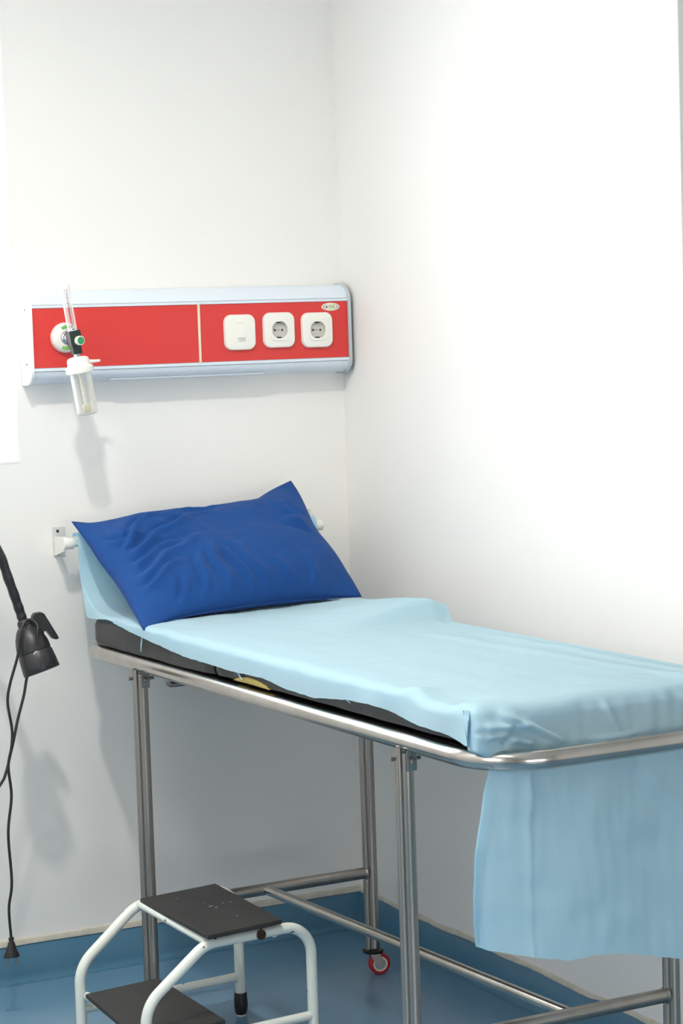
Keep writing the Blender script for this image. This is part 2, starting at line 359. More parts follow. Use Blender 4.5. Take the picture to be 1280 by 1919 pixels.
def socket(cx, cz, lab):
    s = plate(cx, cz, .082, .084, .019, YF, .0095, 'white_pl', pn, 'socket_outlet', (.0205, .01)); s['label'] = lab
    bm = new(); lathe(bm, [(.0205, 0), (.0198, .0085), (.002, .0085)], (cx-PO.x, YF-.0105, cz-PO.z), (0, 1, 0), 32, False); 
    w = obj('socket_well', bm, 'well', s, angle=35)
    for dx, r_ in ((-.0095, .0026), (.0095, .0026), (0, .0016)):
        bm = new(); lathe(bm, [(r_, 0), (r_, .001)], (cx-PO.x+dx, YF-.0018, cz-PO.z), (0, -1, 0), 12); obj('pin_hole' if dx else 'centre_screw', bm, 'dark' if dx else 'groove', s)
    for sg in (-1, 1):
        bm = new(); box(bm, cx-PO.x-.005, cx-PO.x+.004, YF-.0098, YF-.002, cz-PO.z+sg*.0185-.0022, cz-PO.z+sg*.0185+.0022, .0006); obj('earth_clip', bm, 'dark', s)
socket(-.205, 1.4915, 'middle one of the three plates, a round pin socket')
socket(-.104, 1.489, 'socket at the right end of the panel below the oval badge')
sw = plate(-.307, 1.489, .080, .084, .019, YF, .0095, 'white_pl', pn, 'light_switch'); sw['label'] = 'square switch plate with narrow rocker'
bm = new(); loft(bm, [[(-.307-PO.x+x, y, 1.489-PO.z+z) for y, z in ((YF-.009, .020), (YF-.0100, .020), (YF-.0128, -.012), (YF-.009, -.0185))] for x in (-.009, .011)]); obj('rocker', bm, 'white_pl', sw, smooth=False)
for a in ((-.307-PO.x-.008, -.307-PO.x+.012, YF-.0099, YF-.009, 1.489-PO.z-.0222, 1.489-PO.z-.0195), (-.307-PO.x-.004, -.307-PO.x+.010, YF-.0128, YF-.0115, 1.489-PO.z-.0150, 1.489-PO.z-.0125), (-.307-PO.x-.011, -.307-PO.x+.010, YF-.0099, YF-.009, 1.489-PO.z+.0208, 1.489-PO.z+.0218)):
    bm = new(); box(bm, *a); obj('switch_gap', bm, 'well', sw, smooth=False)
# oval maker's badge
def oval(bm, cx, cz, a, b_, y, th, n=40):
    loft(bm, [[(cx-PO.x+a*k_*math.cos(2*PI*k/n), yy, cz-PO.z+b_*k_*math.sin(2*PI*k/n)) for k in range(n)] for yy, k_ in ((y, 1), (y-th, .97))])
bm = new(); oval(bm, -.064, 1.5435, .0245, .0098, YF, .0012); bd = obj('oval_badge', bm, 'cream_pl', pn, angle=30)
bm = new(); oval(bm, -.064, 1.5435, .0205, .0072, YF-.0012, .0003); obj('badge_ring', bm, 'groove', bd)
bm = new(); oval(bm, -.064, 1.5435, .0165, .0070, YF-.0015, .0003); obj('badge_field', bm, 'white_pl', bd)
bm = new(); box(bm, -.0705-PO.x, -.0525-PO.x, YF-.0022, YF-.0018, 1.5435-PO.z-.0042, 1.5435-PO.z+.0046, .0001); obj('badge_block', bm, 'olive', bd)
bm = new(); oval(bm, -.0752, 1.5435, .0026, .0028, YF-.0018, .0004); obj('badge_dot', bm, 'maroon', bd)
# oxygen outlet
ox, oz = -.741, 1.489
bm = new(); lathe(bm, [(.0345, 0), (.0345, .006), (.0325, .013), (.026, .0175), (.0165, .0185), (.0155, .017), (.001, .017)], L3(ox, YF, oz), (0, -1, 0), 48); ou = obj('oxygen_outlet', bm, 'white_pl', pn, angle=40)
for a0, a1 in ((58, 122), (238, 302)):
    bm = new(); lo = []
    for k in range(17):
        a = math.radians(a0+(a1-a0)*k/16); cr, sr = math.cos(a), math.sin(a)
        lo.append([L3(ox+r_*cr, y, oz+r_*sr) for r_, y in ((.0215, YF-.0180), (.0215, YF-.0195), (.0278, YF-.0186), (.0278, YF-.0160))])
    loft(bm, lo); obj('green_label', bm, 'green', ou, angle=50)
bm = new(); lathe(bm, [(.0150, 0), (.0150, .004), (.0125, .0065), (.0115, .0065), (.0105, .002), (.001, .002)], L3(ox, YF-.0172, oz), (0, -1, 0), 40); obj('outlet_ring', bm, 'chrome', ou)

# ------------------------------------------------------------------ oxygen flowmeter with humidifier bottle
fb = Vector((-.7335, -.18, 1.3165)); fa = Vector((-.0435, 0, .2908)).normalized()
fm = thing('oxygen_flowmeter', 'clear oxygen flowmeter with humidifier bottle plugged into the red panel', 'flowmeter', fb)
def A(s, off=(0, 0, 0)): return fa*s+Vector(off)
bm = new(); lathe(bm, [(.001, 0), (.020, 0), (.0225, .002), (.0235, .006), (.0240, .100), (.0225, .100), (.0218, .007), (.001, .004)], A(0), fa, 40, False); bt = obj('humidifier_bottle', bm, 'clear', fm, angle=40)
bm = new(); tube(bm, [A(.022), A(.100)], .0042, 12); obj('dip_tube', bm, 'white_pl', bt)
bm = new(); lathe(bm, [(.0072, 0), (.0082, .002), (.0082, .014), (.0072, .017)], A(.0065), fa, 20); obj('diffuser', bm, 'cream_pl', bt)
bm = new(); lathe(bm, [(.0255, .094), (.0310, .0945), (.0315, .096), (.0315, .1065), (.0300, .1085), (.0265, .1095), (.0258, .111), (.0252, .121), (.0235, .1265), (.018, .1295), (.008, .131), (.001, .131)], A(0), fa, 14); ld = obj('bottle_lid', bm, 'white_pl', fm, angle=32)
nb = A(.1185)+Vector((.020, 0, 0)); bm = new(); tube(bm, [nb, nb+Vector((.014, 0, .0004)), nb+Vector((.031, 0, .0015))], .004, 14, rfun=lambda t: .0052-.0024*t); obj('outlet_nozzle', bm, 'white_pl', ld)
bm = new(); lathe(bm, [(.0075, 0), (.0075, .010)], A(.128), fa, 6); obj('neck_nut', bm, 'chrome', fm, angle=20)
ex = fa.cross(Vector((0, -1, 0))).normalized()
MX = Matrix((-ex, Vector((0, 1, 0)), fa)).transposed().to_4x4()
bm = new(); box(bm, -.0105, .0105, -.010, .010, .1365, .156, .0015, MX); box(bm, -.0135, .0135, -.0135, .0135, .155, .189, .0015, MX); vb = obj('valve_block', bm, 'darkgreen', fm, angle=30)
bm = new(); lathe(bm, [(.0095, 0), (.0105, .002), (.0105, .012), (.0095, .0135), (.001, .0135)], A(.1665)+Vector((.004, -.0135, 0)), (.12, -1, 0), 20); kn = obj('flow_knob', bm, 'cream_pl', fm, angle=35)
bm = new(); lathe(bm, [(.0082, 0), (.0082, .0006)], A(.1665)+Vector((.0056, -.0268, 0)), (.12, -1, 0), 24); obj('knob_label', bm, 'knobgreen', kn)
bm = new(); lathe(bm, [(.0112, 0), (.0112, .004), (.0105, .006)], A(.189), fa, 24); obj('tube_collar', bm, 'chrome', fm)
bm = new(); lathe(bm, [(.0104, .193), (.0108, .215), (.0104, .288), (.0094, .293), (.001, .294)], A(0), fa, 28, False); ft = obj('flow_tube', bm, 'cleartube', fm, angle=40)
bm = new(); lathe(bm, [(.0036, .193), (.0046, .284)], A(0), fa, 14); obj('inner_tube', bm, 'cleartube', ft)
bm = new(); lathe(bm, [(.0106, .2815), (.0108, .2825), (.0108, .2925), (.0096, .2945), (.001, .2945)], A(0), fa, 24); obj('tube_cap', bm, 'white_pl', ft)
bm = new()
for k in range(18):
    w = .0042 if k % 3 == 0 else .0026
    box(bm, .0005, .0005+w, -.0112, -.0108, .200+k*.0042, .2012+k*.0042, 0, MX)
obj('scale_marks', bm, 'dark', ft, smooth=False)
# probe from the valve to the outlet
p0 = Vector((ox, YF-.019, oz))-fb; p1 = A(.168)+Vector((0, .0135, 0))
bm = new(); d = (p1-p0); lathe(bm, [(.009, 0), (.0102, .004), (.0102, .020), (.0075, .022), (.0075, .045), (.0098, .047), (.0098, .058), (.007, .060), (.007, d.length)], p0, d, 24); obj('probe', bm, 'chrome', fm, angle=35)

# ------------------------------------------------------------------ examination bed (bed frame coordinates -> world)
BETA = .0297; BX, BY = -.1842, 0.0
def bedframe(name, label, cat): return thing(name, label, cat, (BX, BY, 0), BETA)
def Bv(x, y, z): return Vector((x-BX, y-BY, z))
XL, XR, Y1, Y2, HR = -.737, -.184, -.396, -1.539, .780
bed = bedframe('examination_bed', 'tubular stainless steel examination bed frame carrying the black mattress', 'bed')
rr = .0168
loop = [Bv(XL, -.115, HR), Bv(XL, -1.832, HR), Bv(XR, -1.832, HR), Bv(XR, -.115, HR)]
bm = new(); tube(bm, fillet(loop, [.05, .115, .115, .05], 12, True), rr, 24, closed=True); obj('top_rail', bm, 'steel', bed)
bm = new(); box(bm, XL-BX+.012, XR-BX-.012, -1.80, -.14, .772, .777); obj('deck', bm, 'steel_dull', bed, smooth=False)
def leg(x, y, sgn, foot=0):
    bm = new(); tube(bm, [Bv(x+.0045, y, HR-.024), Bv(x+.0045, y, .058)], .0128, 20); l = obj('leg', bm, 'steel_dull', bed)
    bm = new(); lathe(bm, [(.0135, 0), (.0135, .004)], Bv(x+.0045, y, HR-.026), seg=20); obj('leg_cap', bm, 'steel_dull', l)
    bm = new(); tube(bm, [Bv(x-.0105, y, HR-.012), Bv(x-.0105, y, .060)], .0072, 14); obj('brace_tube', bm, 'steel_dull', l)
    # hinge bracket and bolt under the rail
    bm = new(); box(bm, x-BX-.004, x-BX+.016, y-.0175, y-.0145, HR-.052, HR-.012, .001); bmm = obj('hinge_bracket', bm, 'steel_dull', l, angle=30)
    for pf, ps, pd, pn_ in (([(.0065, 0), (.0065, .006), (.004, .007), (.004, .011)], Bv(x+.006, y-.0175, HR-.034), (0, -1, 0), 6),
                           ([(.006, 0), (.006, .005), (.0035, .006), (.0035, .014)], Bv(x+.018, y, HR-.034), (1, 0, 0), 8),
                           ([(.0045, 0), (.0045, .010)], Bv(x-.017, y, HR-.030), (-1, 0, 0), 8)):
        bm = new(); lathe(bm, pf, ps, pd, pn_); obj('bolt', bm, 'steel_dull', l, angle=20)
    return l
for (x, y) in ((XL, Y1), (XR, Y1), (XL, Y2), (XR, Y2)): leg(x, y, 1)
for y in (Y1, Y2):
    bm = new(); tube(bm, [Bv(XL+.012, y, .2407), Bv(XR-.012, y, .2407)], .0132, 18); s = obj('stretcher', bm, 'steel_dull', bed)
    for x, d in ((XL+.0165, 1), (XR-.0115, -1)):
        bm = new(); lathe(bm, [(.0155, 0), (.0165, .002), (.014, .005)], Bv(x, y, .2407), (d, 0, 0), 16); obj('weld', bm, 'steel_dull', s)
bm = new(); tube(bm, [Bv(-.452, Y1-.012, .2407), Bv(-.405, Y2+.010, .2407)], .0112, 18); obj('long_brace', bm, 'steel', bed)
bm = new(); tube(bm, fillet([Bv(XL+.020, -.50, .764), Bv(XL+.020, -.50, .744), Bv(XR-.020, -.50, .744), Bv(XR-.020, -.50, .764)], .012), .0062, 12); obj('deck_cross_bar', bm, 'steel_dull', bed)
# casters
def caster(x, y, rz, vis=True):
    bm = new(); lathe(bm, [(.0235, 0), (.0245, .002), (.0245, .006), (.015, .010)], Bv(x, y, .053), seg=24); c = obj('caster', bm, 'rubber', bed, angle=30)
    T = Matrix.Translation(Bv(x, y, 0)) @ Matrix.Rotation(rz, 4, 'Z')
    bm = new()
    for sg in (-1, 1):
        pts = [(-.011, .0535), (.011, .0535), (.0215, .034), (.0215, .022), (.008, .020), (-.003, .036)]
        loft(bm, [[T @ Vector((px, sg*.0125+dy, pz)) for px, pz in pts] for dy in (-.001, .001)])
    box(bm, -.011, .011, -.0135, .0135, .0505, .0535, 0, T); obj('fork', bm, 'steel_dull', c, smooth=False)
    cen = T @ Vector((.014, 0, .0255)); ax = (T.to_3x3() @ Vector((0, 1, 0)))
    bm = new(); lathe(bm, [(.0175, -.0098), (.0235, -.0092), (.0252, -.006), (.0255, 0), (.0252, .006), (.0235, .0092), (.0175, .0098)], cen, ax, 32); w = obj('wheel', bm, 'wheelred', c, angle=40)
    for sg in (-1, 1):
        bm = new(); lathe(bm, [(.0172, .0092*sg), (.0172, .0106*sg), (.0135, .0106*sg), (.0128, .0094*sg)], cen, ax, 28); obj('hub_ring', bm, 'cream_pl', w)
    bm = new(); lathe(bm, [(.0128, -.0100), (.0128, .0100)], cen, ax, 24); tube(bm, [cen-ax*.0145, cen+ax*.0145], .004, 10); obj('hub', bm, 'groove', w)
caster(XR+.001, Y1, math.radians(-12)); caster(XL, Y1, math.radians(160)); caster(XL, Y2, math.radians(-150)); caster(XR, Y2, math.radians(20))

# mattress: black vinyl over yellow foam
mt = bedframe('mattress', 'thin black vinyl foam mattress on the steel bed, torn at its side', 'mattress')
X0, X1, YA, YB, ZT = -.744, -.192, -.152, -1.786, .857
def zbot(y): return .7985+.006*sm(-.6, -.95, y)+.0015*noise.noise(Vector((y*9, 1, 2)))
bm = new(); lo = []
for (ya, yb) in ((YA, -.783), (-.795, YB),):
    lo = []; n = int(abs(yb-ya)/.02)
    for i in range(n+1):
        y = ya+(yb-ya)*i/n; e = min(i, n-i); k = 0.007*(1-min(1, e/1.0)); zb = zbot(y); wob = .002*noise.noise(Vector((y*12, 4, 4)))
        tear = sm(-.88, -.91, y)*(1-sm(-1.01, -1.04, y))*.010
        xl = X0+wob+k; xr = X1-k; zt = ZT-k
        lo.append([Bv(*p) for p in ((xl+.002, y, zb+k*0+tear+.002), (xl-.001, y, zb+tear+.010), (xl-.001, y, (zb+zt)/2+.004), (xl-.001, y, zt-.010), (xl+.003, y, zt-.003), (xl+.010, y, zt), ((xl+xr)/2, y, zt), (xr-.01, y, zt), (xr, y, zt-.008), (xr, y, zb+.008), (xr-.008, y, zb), ((xl+xr)/2, y, zb), (xl+.010, y, zb))])
    loft(bm, lo)
cv = obj('vinyl_cover', bm, 'vinyl', mt, angle=50)
bm = new(); lo = []
for i in range(25):
    y = -.885-(.155)*i/24; hh = .0120*math.sin(PI*i/24)**.6
    lo.append([Bv(*p) for p in ((X0+.030, y, zbot(y)), (X0+.0005, y, zbot(y)), (X0-.0015, y, zbot(y)+hh*.5), (X0+.001, y, zbot(y)+hh), (X0+.03, y, zbot(y)+hh))])
loft(bm, lo); obj('exposed_foam', bm, 'foam', cv)
bm = new(); lo = []
for i in range(13):
    t = i/12; y = -.889-.050*t; r_ = .0065*math.sin(PI*t)**.5+.0005
    lo.append([Bv(X0-.001+math.cos(a)*r_*.35, y, .819+.004*t+math.sin(a)*r_) for a in [2*PI*k/10 for k in range(10)]])
loft(bm, lo); obj('vinyl_tear', bm, 'rubber', cv)
bm = new(); box(bm, X0-BX-.0028, X0-BX+.003, -.7905, -.787, .826, .840, .0008); obj('red_thread', bm, 'maroon', cv)

# ------------------------------------------------------------------ disposable sheet
EDGE = [(.165, .856), (.26, .864), (.359, .854), (.455, .844), (.572, .835), (.666, .828), (.79, .826), (.92, .824), (1.035, .827), (1.14, .818), (1.244, .816), (1.363, .828), (1.458, .833), (1.569, .824), (1.69, .815), (1.80, .805)]
path = [(-.064, 1.035), (-.072, 1.045), (-.084, 1.046), (-.095, 1.040), (-.1005, 1.028), (-.101, 1.010), (-.1005, .985), (-.101, .960), (-.107, .935), (-.118, .912), (-.134, .895), (-.156, .882), (-.182, .874), (-.21, .870), (-.25, .8685)]
y = -.275
while y > -1.775: path.append((y, .8685)); y -= .0085
path += [(-1.780, .867), (-1.785, .8655), (-1.790, .863), (-1.794, .859), (-1.797, .854), (-1.7985, .849)]
z = .8455
while z > .785: path.append((-1.8, z)); z -= .0035
z = .776
while z > .36: path.append((-1.8, z)); z -= .0105
nc = 162; nh = 12
LEFT_D = [(.36, -.745), (.491, -.759), (.548, -.760), (.635, -.754), (.719, -.735), (.77, -.725), (.80, -.722)]
BOT = [(-.76, .486), (-.745, .474), (-.72, .463), (-.694, .456), (-.66, .449), (-.632, .443), (-.60, .436), (-.591, .433), (-.54, .434), (-.494, .430), (-.44, .417), (-.396, .404), (-.351, .393), (-.19, .37)]
def wr(x, y, z, sc): return noise.noise(Vector((x*sc, y*sc, z*sc)))
verts = []; npth = len(path)
for i, (y, z) in enumerate(path):
    row = []
    roll_k = 1-sm(-.22, -.30, y)                # part hanging from the roll
    hang = z < .80 and y < -1.7
    foot = sm(-1.772, -1.80, y)                 # 0 on top, 1 on the foot side
    xr = -.137+(-.187+.137)*(1-roll_k)
    for j in range(nc+1):
        t = j/nc; kedge = j-(nc-nh)
        if kedge <= 0:
            u = j/(nc-nh)
            zl = .8-(.8-z)*.7235
            xl = -.736 if not hang else -.738+(lerp_tab(LEFT_D, zl)+.738)*sm(.80, .778, z)
            if y < -1.7: xl = -.736*(1-foot)+foot*(-.738+(lerp_tab(LEFT_D, zl)+.738)*sm(.80, .778, z))
            if roll_k > 0: xl = -.736-.008*roll_k
            x = xr+(xl-xr)*u; zz, yy = z, y
            if roll_k > 0.0 and y > -.21: pass
            # wrinkles
            if not hang and y < -.19 and foot < .99:
                amp = .0026*(1-roll_k)
                zz += amp*(wr(x*1.2, y*3.0, 0, 5)+.7*wr(x*2.5, y*.7, 3, 7))*(1-foot)
                zz += .0036*(1-foot)*max(0, wr(x*.9, y*2.2, 8, 6))
                zz += .0012*(1-foot)*abs(wr(x*3+y, y*3-x, 2, 9))
                # right side droops over the mattress edge
                zz -= .016*sm(-.235, -.187, x)*(1-foot*.5)
                # raised flap half way up the bed
                pr = sm(-.36, -.76, y)*(1-sm(.775, .808, -y+.10*(x+.2)))
                zz += .042*pr*sm(-.62, -.24, x)**1.3
                zz += .008*sm(-.36, -.41, y)*(1-sm(-.44, -.6, y))*sm(-.4, -.2, x)
                # shallow ridges running down the bed
                d = (x+.33+.08*(y+1.3)); zz += .0045*math.exp(-(d/.020)**2)*sm(-.9, -1.05, y)*(1-foot)
                d = (x+.26+.03*(y+1.3)); zz += .0030*math.exp(-(d/.014)**2)*sm(-1.0, -1.2, y)*(1-foot)
                # hump and dent close to the left foot corner
                zz += .010*math.exp(-((y+1.585)/.030)**2-((x+.735)/.05)**2)
                zz -= .012*math.exp(-((y+1.67)/.050)**2-((x+.735)/.07)**2)
                zz += .006*math.exp(-((y+1.755)/.03)**2-((x+.72)/.05)**2)
            if not hang and y < -.2 and foot < .5: zz = max(zz, .8615)
            if foot > 0:
                ds = (.866-z)
                yy += foot*(.006*wr(x*2, z*3, 5, 6)+.0035*wr(x*5, z*1.5, 9, 8))
                # diagonal creases at the foot corner
                for (ax_, az_, bx_, bz_, am) in ((-.70, .855, -.585, .800, .009), (-.735, .838, -.655, .832, .008), (-.735, .822, -.69, .823, .007), (-.69, .815, -.645, .802, .009), (-.68, .836, -.70, .806, -.006), (-.50, .850, -.470, .800, .004), (-.34, .850, -.31, .800, .003)):
                    px, pz = x-ax_, z-az_; lx, lz = bx_-ax_, bz_-az_; ll = math.hypot(lx, lz); s_ = (px*lx+pz*lz)/ll; dd = (px*lz-pz*lx)/ll
                    if -.01 < s_ < ll+.01: yy -= am*1.5*math.exp(-(dd/.0055)**2)*sm(-.01, .01, s_)*(1-sm(ll-.01, ll+.01, s_))
                if hang:
                    dn = .80-z
                    yy += .030*dn*wr(x*1.1, z*.6, 2, 6)*sm(-.76, -.66, x)+.010*sm(0, .3, dn)*math.sin(x*17+z*3)*sm(-.76, -.6, x)
                    dy_ = .030*max(0, min(1, (-.655-x)/.09))*sm(.0, .05, dn); yy += dy_; x += .38*dy_
                    yy -= .006*math.exp(-((x+.655)/.006)**2)*sm(0, .05, dn)
                    yy += .006*math.sin(dn*9+x*30)*math.exp(-((x+.46+dn*.5)/.05)**2)-.010*math.exp(-((x+.50-dn*.9)/.022)**2)*(1-sm(.1, .3, dn))
                    yy = max(yy, -1.806) if z > .74 else yy
                    bot = lerp_tab(BOT, x)+.0015*wr(x*6, 1, 1, 10)
                    zz = .80-(.80-z)*(.80-bot)/(.80-.366) if z < .80 else z
        else:
            k = kedge/nh
            if hang or foot > .5:
                # wraps round the mattress corner, then tucks back behind the left strip
                e = row[nc-nh]; q = sm(.80, .765, z)
                xw = e[0]-.0135*min(1, k*4)+.0015*wr(k*3, z*9, 2, 6); yw = e[1]+.034*max(0, k-.12)
                xt = e[0]+.018*k; yt = e[1]+.003*math.sin(PI*k)+.0025*k
                x = xw*(1-q)+xt*q; yy = yw*(1-q)+yt*q; zz = e[2]
            elif roll_k > 0:
                ez = lerp_tab(EDGE, -y) if y < -.13 else z
                x = -.7445-.006*k; yy = y; zz = row[nc-nh][2]*(1-k)+min(ez, row[nc-nh][2])*k
            else:
                ez = lerp_tab(EDGE, -y)+.0012*wr(y*5, 1, 1, 10)
                top = row[nc-nh][2]; x = -.736-.0150*math.sin(min(1, k*2.2)*PI/2)-.003*k*(1+wr(y*2, 3, 1, 6))-.004*k*math.sin(y*34)*sm(-1.3, -1.5, y); zz = top+(ez-top)*(k**1.4); yy = y
                if foot > 0:
                    x += foot*.000
        row.append((x, yy, zz))
    verts.append(row)
bs = bedframe('bed_sheet', 'pale blue disposable sheet over the mattress, drooping past the foot rail', 'sheet')
bm = new(); V = [[bm.verts.new(Bv(*p)) for p in r] for r in verts]
for a, b_ in zip(V, V[1:]):
    for j in range(nc): bm.faces.new((a[j], a[j+1], b_[j+1], b_[j]))
sc = obj('cover_sheet', bm, 'sheet', bs, angle=0, recalc=False)
md = sc.modifiers.new('smooth', 'SMOOTH'); md.factor = 0.25; md.iterations = 1
for (yy, z1, z0, lean) in ((-.448, .846, .812, .010), (-.918, .826, .812, -.018), (-1.362, .830, .823, -.014)):
    bm = new(); n = 8
    lo = [[Bv(-.7505-.001*math.sin(PI*k/n), yy+lean*(k/n)**1.3+w*.0016*math.sin(PI*min(1, k/n+.15)), z1+(z0-z1)*k/n) for w in (-1, 1)]+[Bv(-.7495, yy+lean*(k/n)**1.3+w*.0016, z1+(z0-z1)*k/n) for w in (1, -1)] for k in range(n+1)]
    loft(bm, lo); obj('torn_strip', bm, 'sheet', bs)

# sheet roll holder behind the pillow
rh = thing('roll_holder', 'white rod with steel wall brackets carrying the sheet roll behind the pillow', 'holder', (-.75, 0, 1.02))
HO = Vector((-.75, 0, 1.02))
def plate_br(x):
    bm = new(); box(bm, x-HO.x-.0145, x-HO.x+.0145, -.003, 0, -.034, .034, .001); b0 = obj('wall_bracket', bm, 'steelwhite', rh, angle=30)
    for z in (.024, -.022):
        bm = new(); lathe(bm, [(.0036, 0), (.0032, .0015)], (x-HO.x-.003, -.003, z), (0, -1, 0), 12); obj('screw', bm, 'dark', b0)
    bm = new(); loft(bm, [[(x-HO.x-.0125+dx, y, z) for y, z in ((-.003, .012), (-.078, .016), (-.086, -.004), (-.076, -.016), (-.003, -.033))] for dx in (0, .003)]); obj('arm', bm, 'white_pl', rh, smooth=False)
plate_br(-.752); plate_br(-.118)
for x0, x1 in ((-.770, -.743), (-.136, -.112)):
    bm = new(); lathe(bm, [(.0095, 0), (.0125, 0), (.0130, .001), (.0130, .022), (.0120, .024), (.004, .024)], (x0-HO.x, -.080, 0.0), (1, 0, 0), 24)
    obj('rod_cap', bm, 'white_pl', rh, angle=35)
bm = new(); tube(bm, [(-.760-HO.x, -.08, 0), (-.110-HO.x, -.08, 0)], .0085, 18); obj('rod', bm, 'white_pl', rh)
bm = new(); lathe(bm, [(.0086, 0), (.0165, 0), (.0168, .592), (.0086, .592)], Bv(-.731, -.080, 1.022), (1, -.0, 0), 32, False); obj('sheet_roll', bm, 'sheet', bs, angle=40)

# ------------------------------------------------------------------ pillow
E_top = [(0, (-.753, -.100, 1.071)), (.107, (-.695, -.100, 1.064)), (.398, (-.537, -.100, 1.069)), (.639, (-.402, -.100, 1.072)), (.806, (-.306, -.100, 1.084)), (.897, (-.257, -.100, 1.110)), (1, (-.200, -.100, 1.132))]
E_bot = [(0, (-.740, -.485, .862)), (.175, (-.632, -.435, .874)), (.448, (-.478, -.405, .882)), (.619, (-.378, -.386, .882)), (.813, (-.261, -.364, .878)), (.91, (-.201, -.353, .875)), (1, (-.145, -.343, .872))]
E_lef = [(0, (-.753, -.100, 1.071)), (.193, (-.742, -.168, 1.026)), (.381, (-.735, -.235, .981)), (.547, (-.728, -.294, .947)), (.796, (-.731, -.395, .899)), (1, (-.740, -.485, .862))]
E_rig = [(0, (-.200, -.100, 1.132)), (.111, (-.193, -.127, 1.103)), (.233, (-.190, -.157, 1.070)), (.439, (-.186, -.207, 1.014)), (.625, (-.168, -.252, .968)), (.837, (-.152, -.303, .914)), (1, (-.145, -.343, .872))]
def curve(tab):
    ts = [t for t, _ in tab]; P = [Vector(p) for _, p in tab]
    def f(t):
        t = min(max(t, 0), 1)
        for i in range(len(ts)-1):
            if t <= ts[i+1]+1e-9:
                u = (t-ts[i])/(ts[i+1]-ts[i]); h = ts[i+1]-ts[i]
                m0 = ((P[i+1]-P[i-1])/(ts[i+1]-ts[i-1]) if i > 0 else (P[1]-P[0])/(ts[1]-ts[0]))*h
                m1 = ((P[i+2]-P[i])/(ts[i+2]-ts[i]) if i+2 < len(P) else (P[i+1]-P[i])/h)*h
                return (2*u**3-3*u**2+1)*P[i]+(u**3-2*u**2+u)*m0+(-2*u**3+3*u**2)*P[i+1]+(u**3-u**2)*m1
    return f
ft_, fbm, fl, fr = curve(E_top), curve(E_bot), curve(E_lef), curve(E_rig)
NU, NV = 120, 84
c00, c10, c01, c11 = Vector(E_top[0][1]), Vector(E_top[-1][1]), Vector(E_bot[0][1]), Vector(E_bot[-1][1])
def patch(u, v):
    return (1-v)*ft_(u)+v*fbm(u)+(1-u)*fl(v)+u*fr(v)-((1-u)*(1-v)*c00+u*(1-v)*c10+(1-u)*v*c01+u*v*c11)
PN = (c10-c00).cross(c01-c00).normalized()
if PN.y > 0: PN = -PN
def wrinkle(u, v):
    h = 0
    # folds fanning from the upper left corner and the left side
    for (u0, v0, u1, v1, a, w) in ((.10, .40, .30, .13, .006, .020), (.12, .47, .42, .30, .0075, .024), (.08, .58, .34, .50, .006, .022), (.08, .70, .40, .52, .0050, .026), (.07, .78, .26, .70, .0055, .020), (.05, .30, .20, .36, .006, .020),
                                 (.30, .96, .34, .70, .0050, .020), (.42, .97, .40, .62, .0045, .022), (.52, .97, .47, .66, .0055, .020), (.60, .98, .50, .60, .0045, .024), (.20, .95, .24, .80, .0055, .018), (.70, .97, .66, .78, .0035, .022),
                                 (.30, .18, .62, .13, .0035, .02), (.34, .30, .58, .22, .003, .02), (.93, .48, .84, .40, .006, .03), (.80, .96, .82, .80, .0035, .02), (.88, .30, .96, .44, .005, .02)):
        lu, lv = (u1-u0)*1.5, (v1-v0); L = math.hypot(lu, lv); pu, pv = (u-u0)*1.5, v-v0
        s = (pu*lu+pv*lv)/L; d = (pu*lv-pv*lu)/L+.012*math.sin(s*22)
        w *= 1.25; u_ = 0
        h += a*math.exp(-(d/w)**2)*sm(-.05, .04, s)*(1-sm(L-.09, L+.05, s))
        h -= a*.7*math.exp(-((d-1.7*w)/w)**2)*sm(-.05, .04, s)*(1-sm(L-.09, L+.05, s))
    h *= 1.8
    h += .0065*noise.noise(Vector((u*7+v*3, v*4, 0)))+.0018*noise.noise(Vector((u*20, v*16, 5)))
    return h
bm = new(); gf = []; gb = []
for j in range(NV+1):
    rf, rb = [], []
    for i in range(NU+1):
        u, v = i/NU, j/NV; P = patch(u, v)
        au, av = 1-abs(2*u-1)**2.6, 1-abs(2*v-1)**2.3
        k = (max(au, 0)*max(av, 0))**.55
        # corners stay flat and pointed
        cd = min(math.hypot(u*1.4, v), math.hypot((1-u)*1.4, v), math.hypot(u*1.4, 1-v), math.hypot((1-u)*1.4, 1-v)); k *= sm(-.02, .34, cd)*.6+.4
        e = min(1, 10*min(u, 1-u, v, 1-v))
        pf = P+PN*(k*(.074+.016*v)+wrinkle(u, v)*e)
        pb = P-PN*(k*.050)
        if pb.z < .8735 and pb.y < -.2: pb.z = .8735 if k > 0.03 else pb.z
        rf.append(bm.verts.new(pf)); rb.append(rf[-1] if i in (0, NU) or j in (0, NV) else bm.verts.new(pb))
    gf.append(rf); gb.append(rb)
for g in (gf, gb):
    for j in range(NV):
        for i in range(NU):
            q = [g[j][i], g[j][i+1], g[j+1][i+1], g[j+1][i]]
            if g is gb: q.reverse()
            bm.faces.new(q)
pl = tag(obj('pillow', bm, 'pillow', angle=0), 'plump dark blue pillow leaning on the wall rod at the head of the bed', 'pillow')
border = [patch(i/60, 0) for i in range(60)]+[patch(1, i/40) for i in range(40)]+[patch(1-i/60, 1) for i in range(60)]+[patch(0, 1-i/40) for i in range(40)]
bm = new(); tube(bm, border, .0013, 6, closed=True); obj('seam', bm, 'seam', pl)

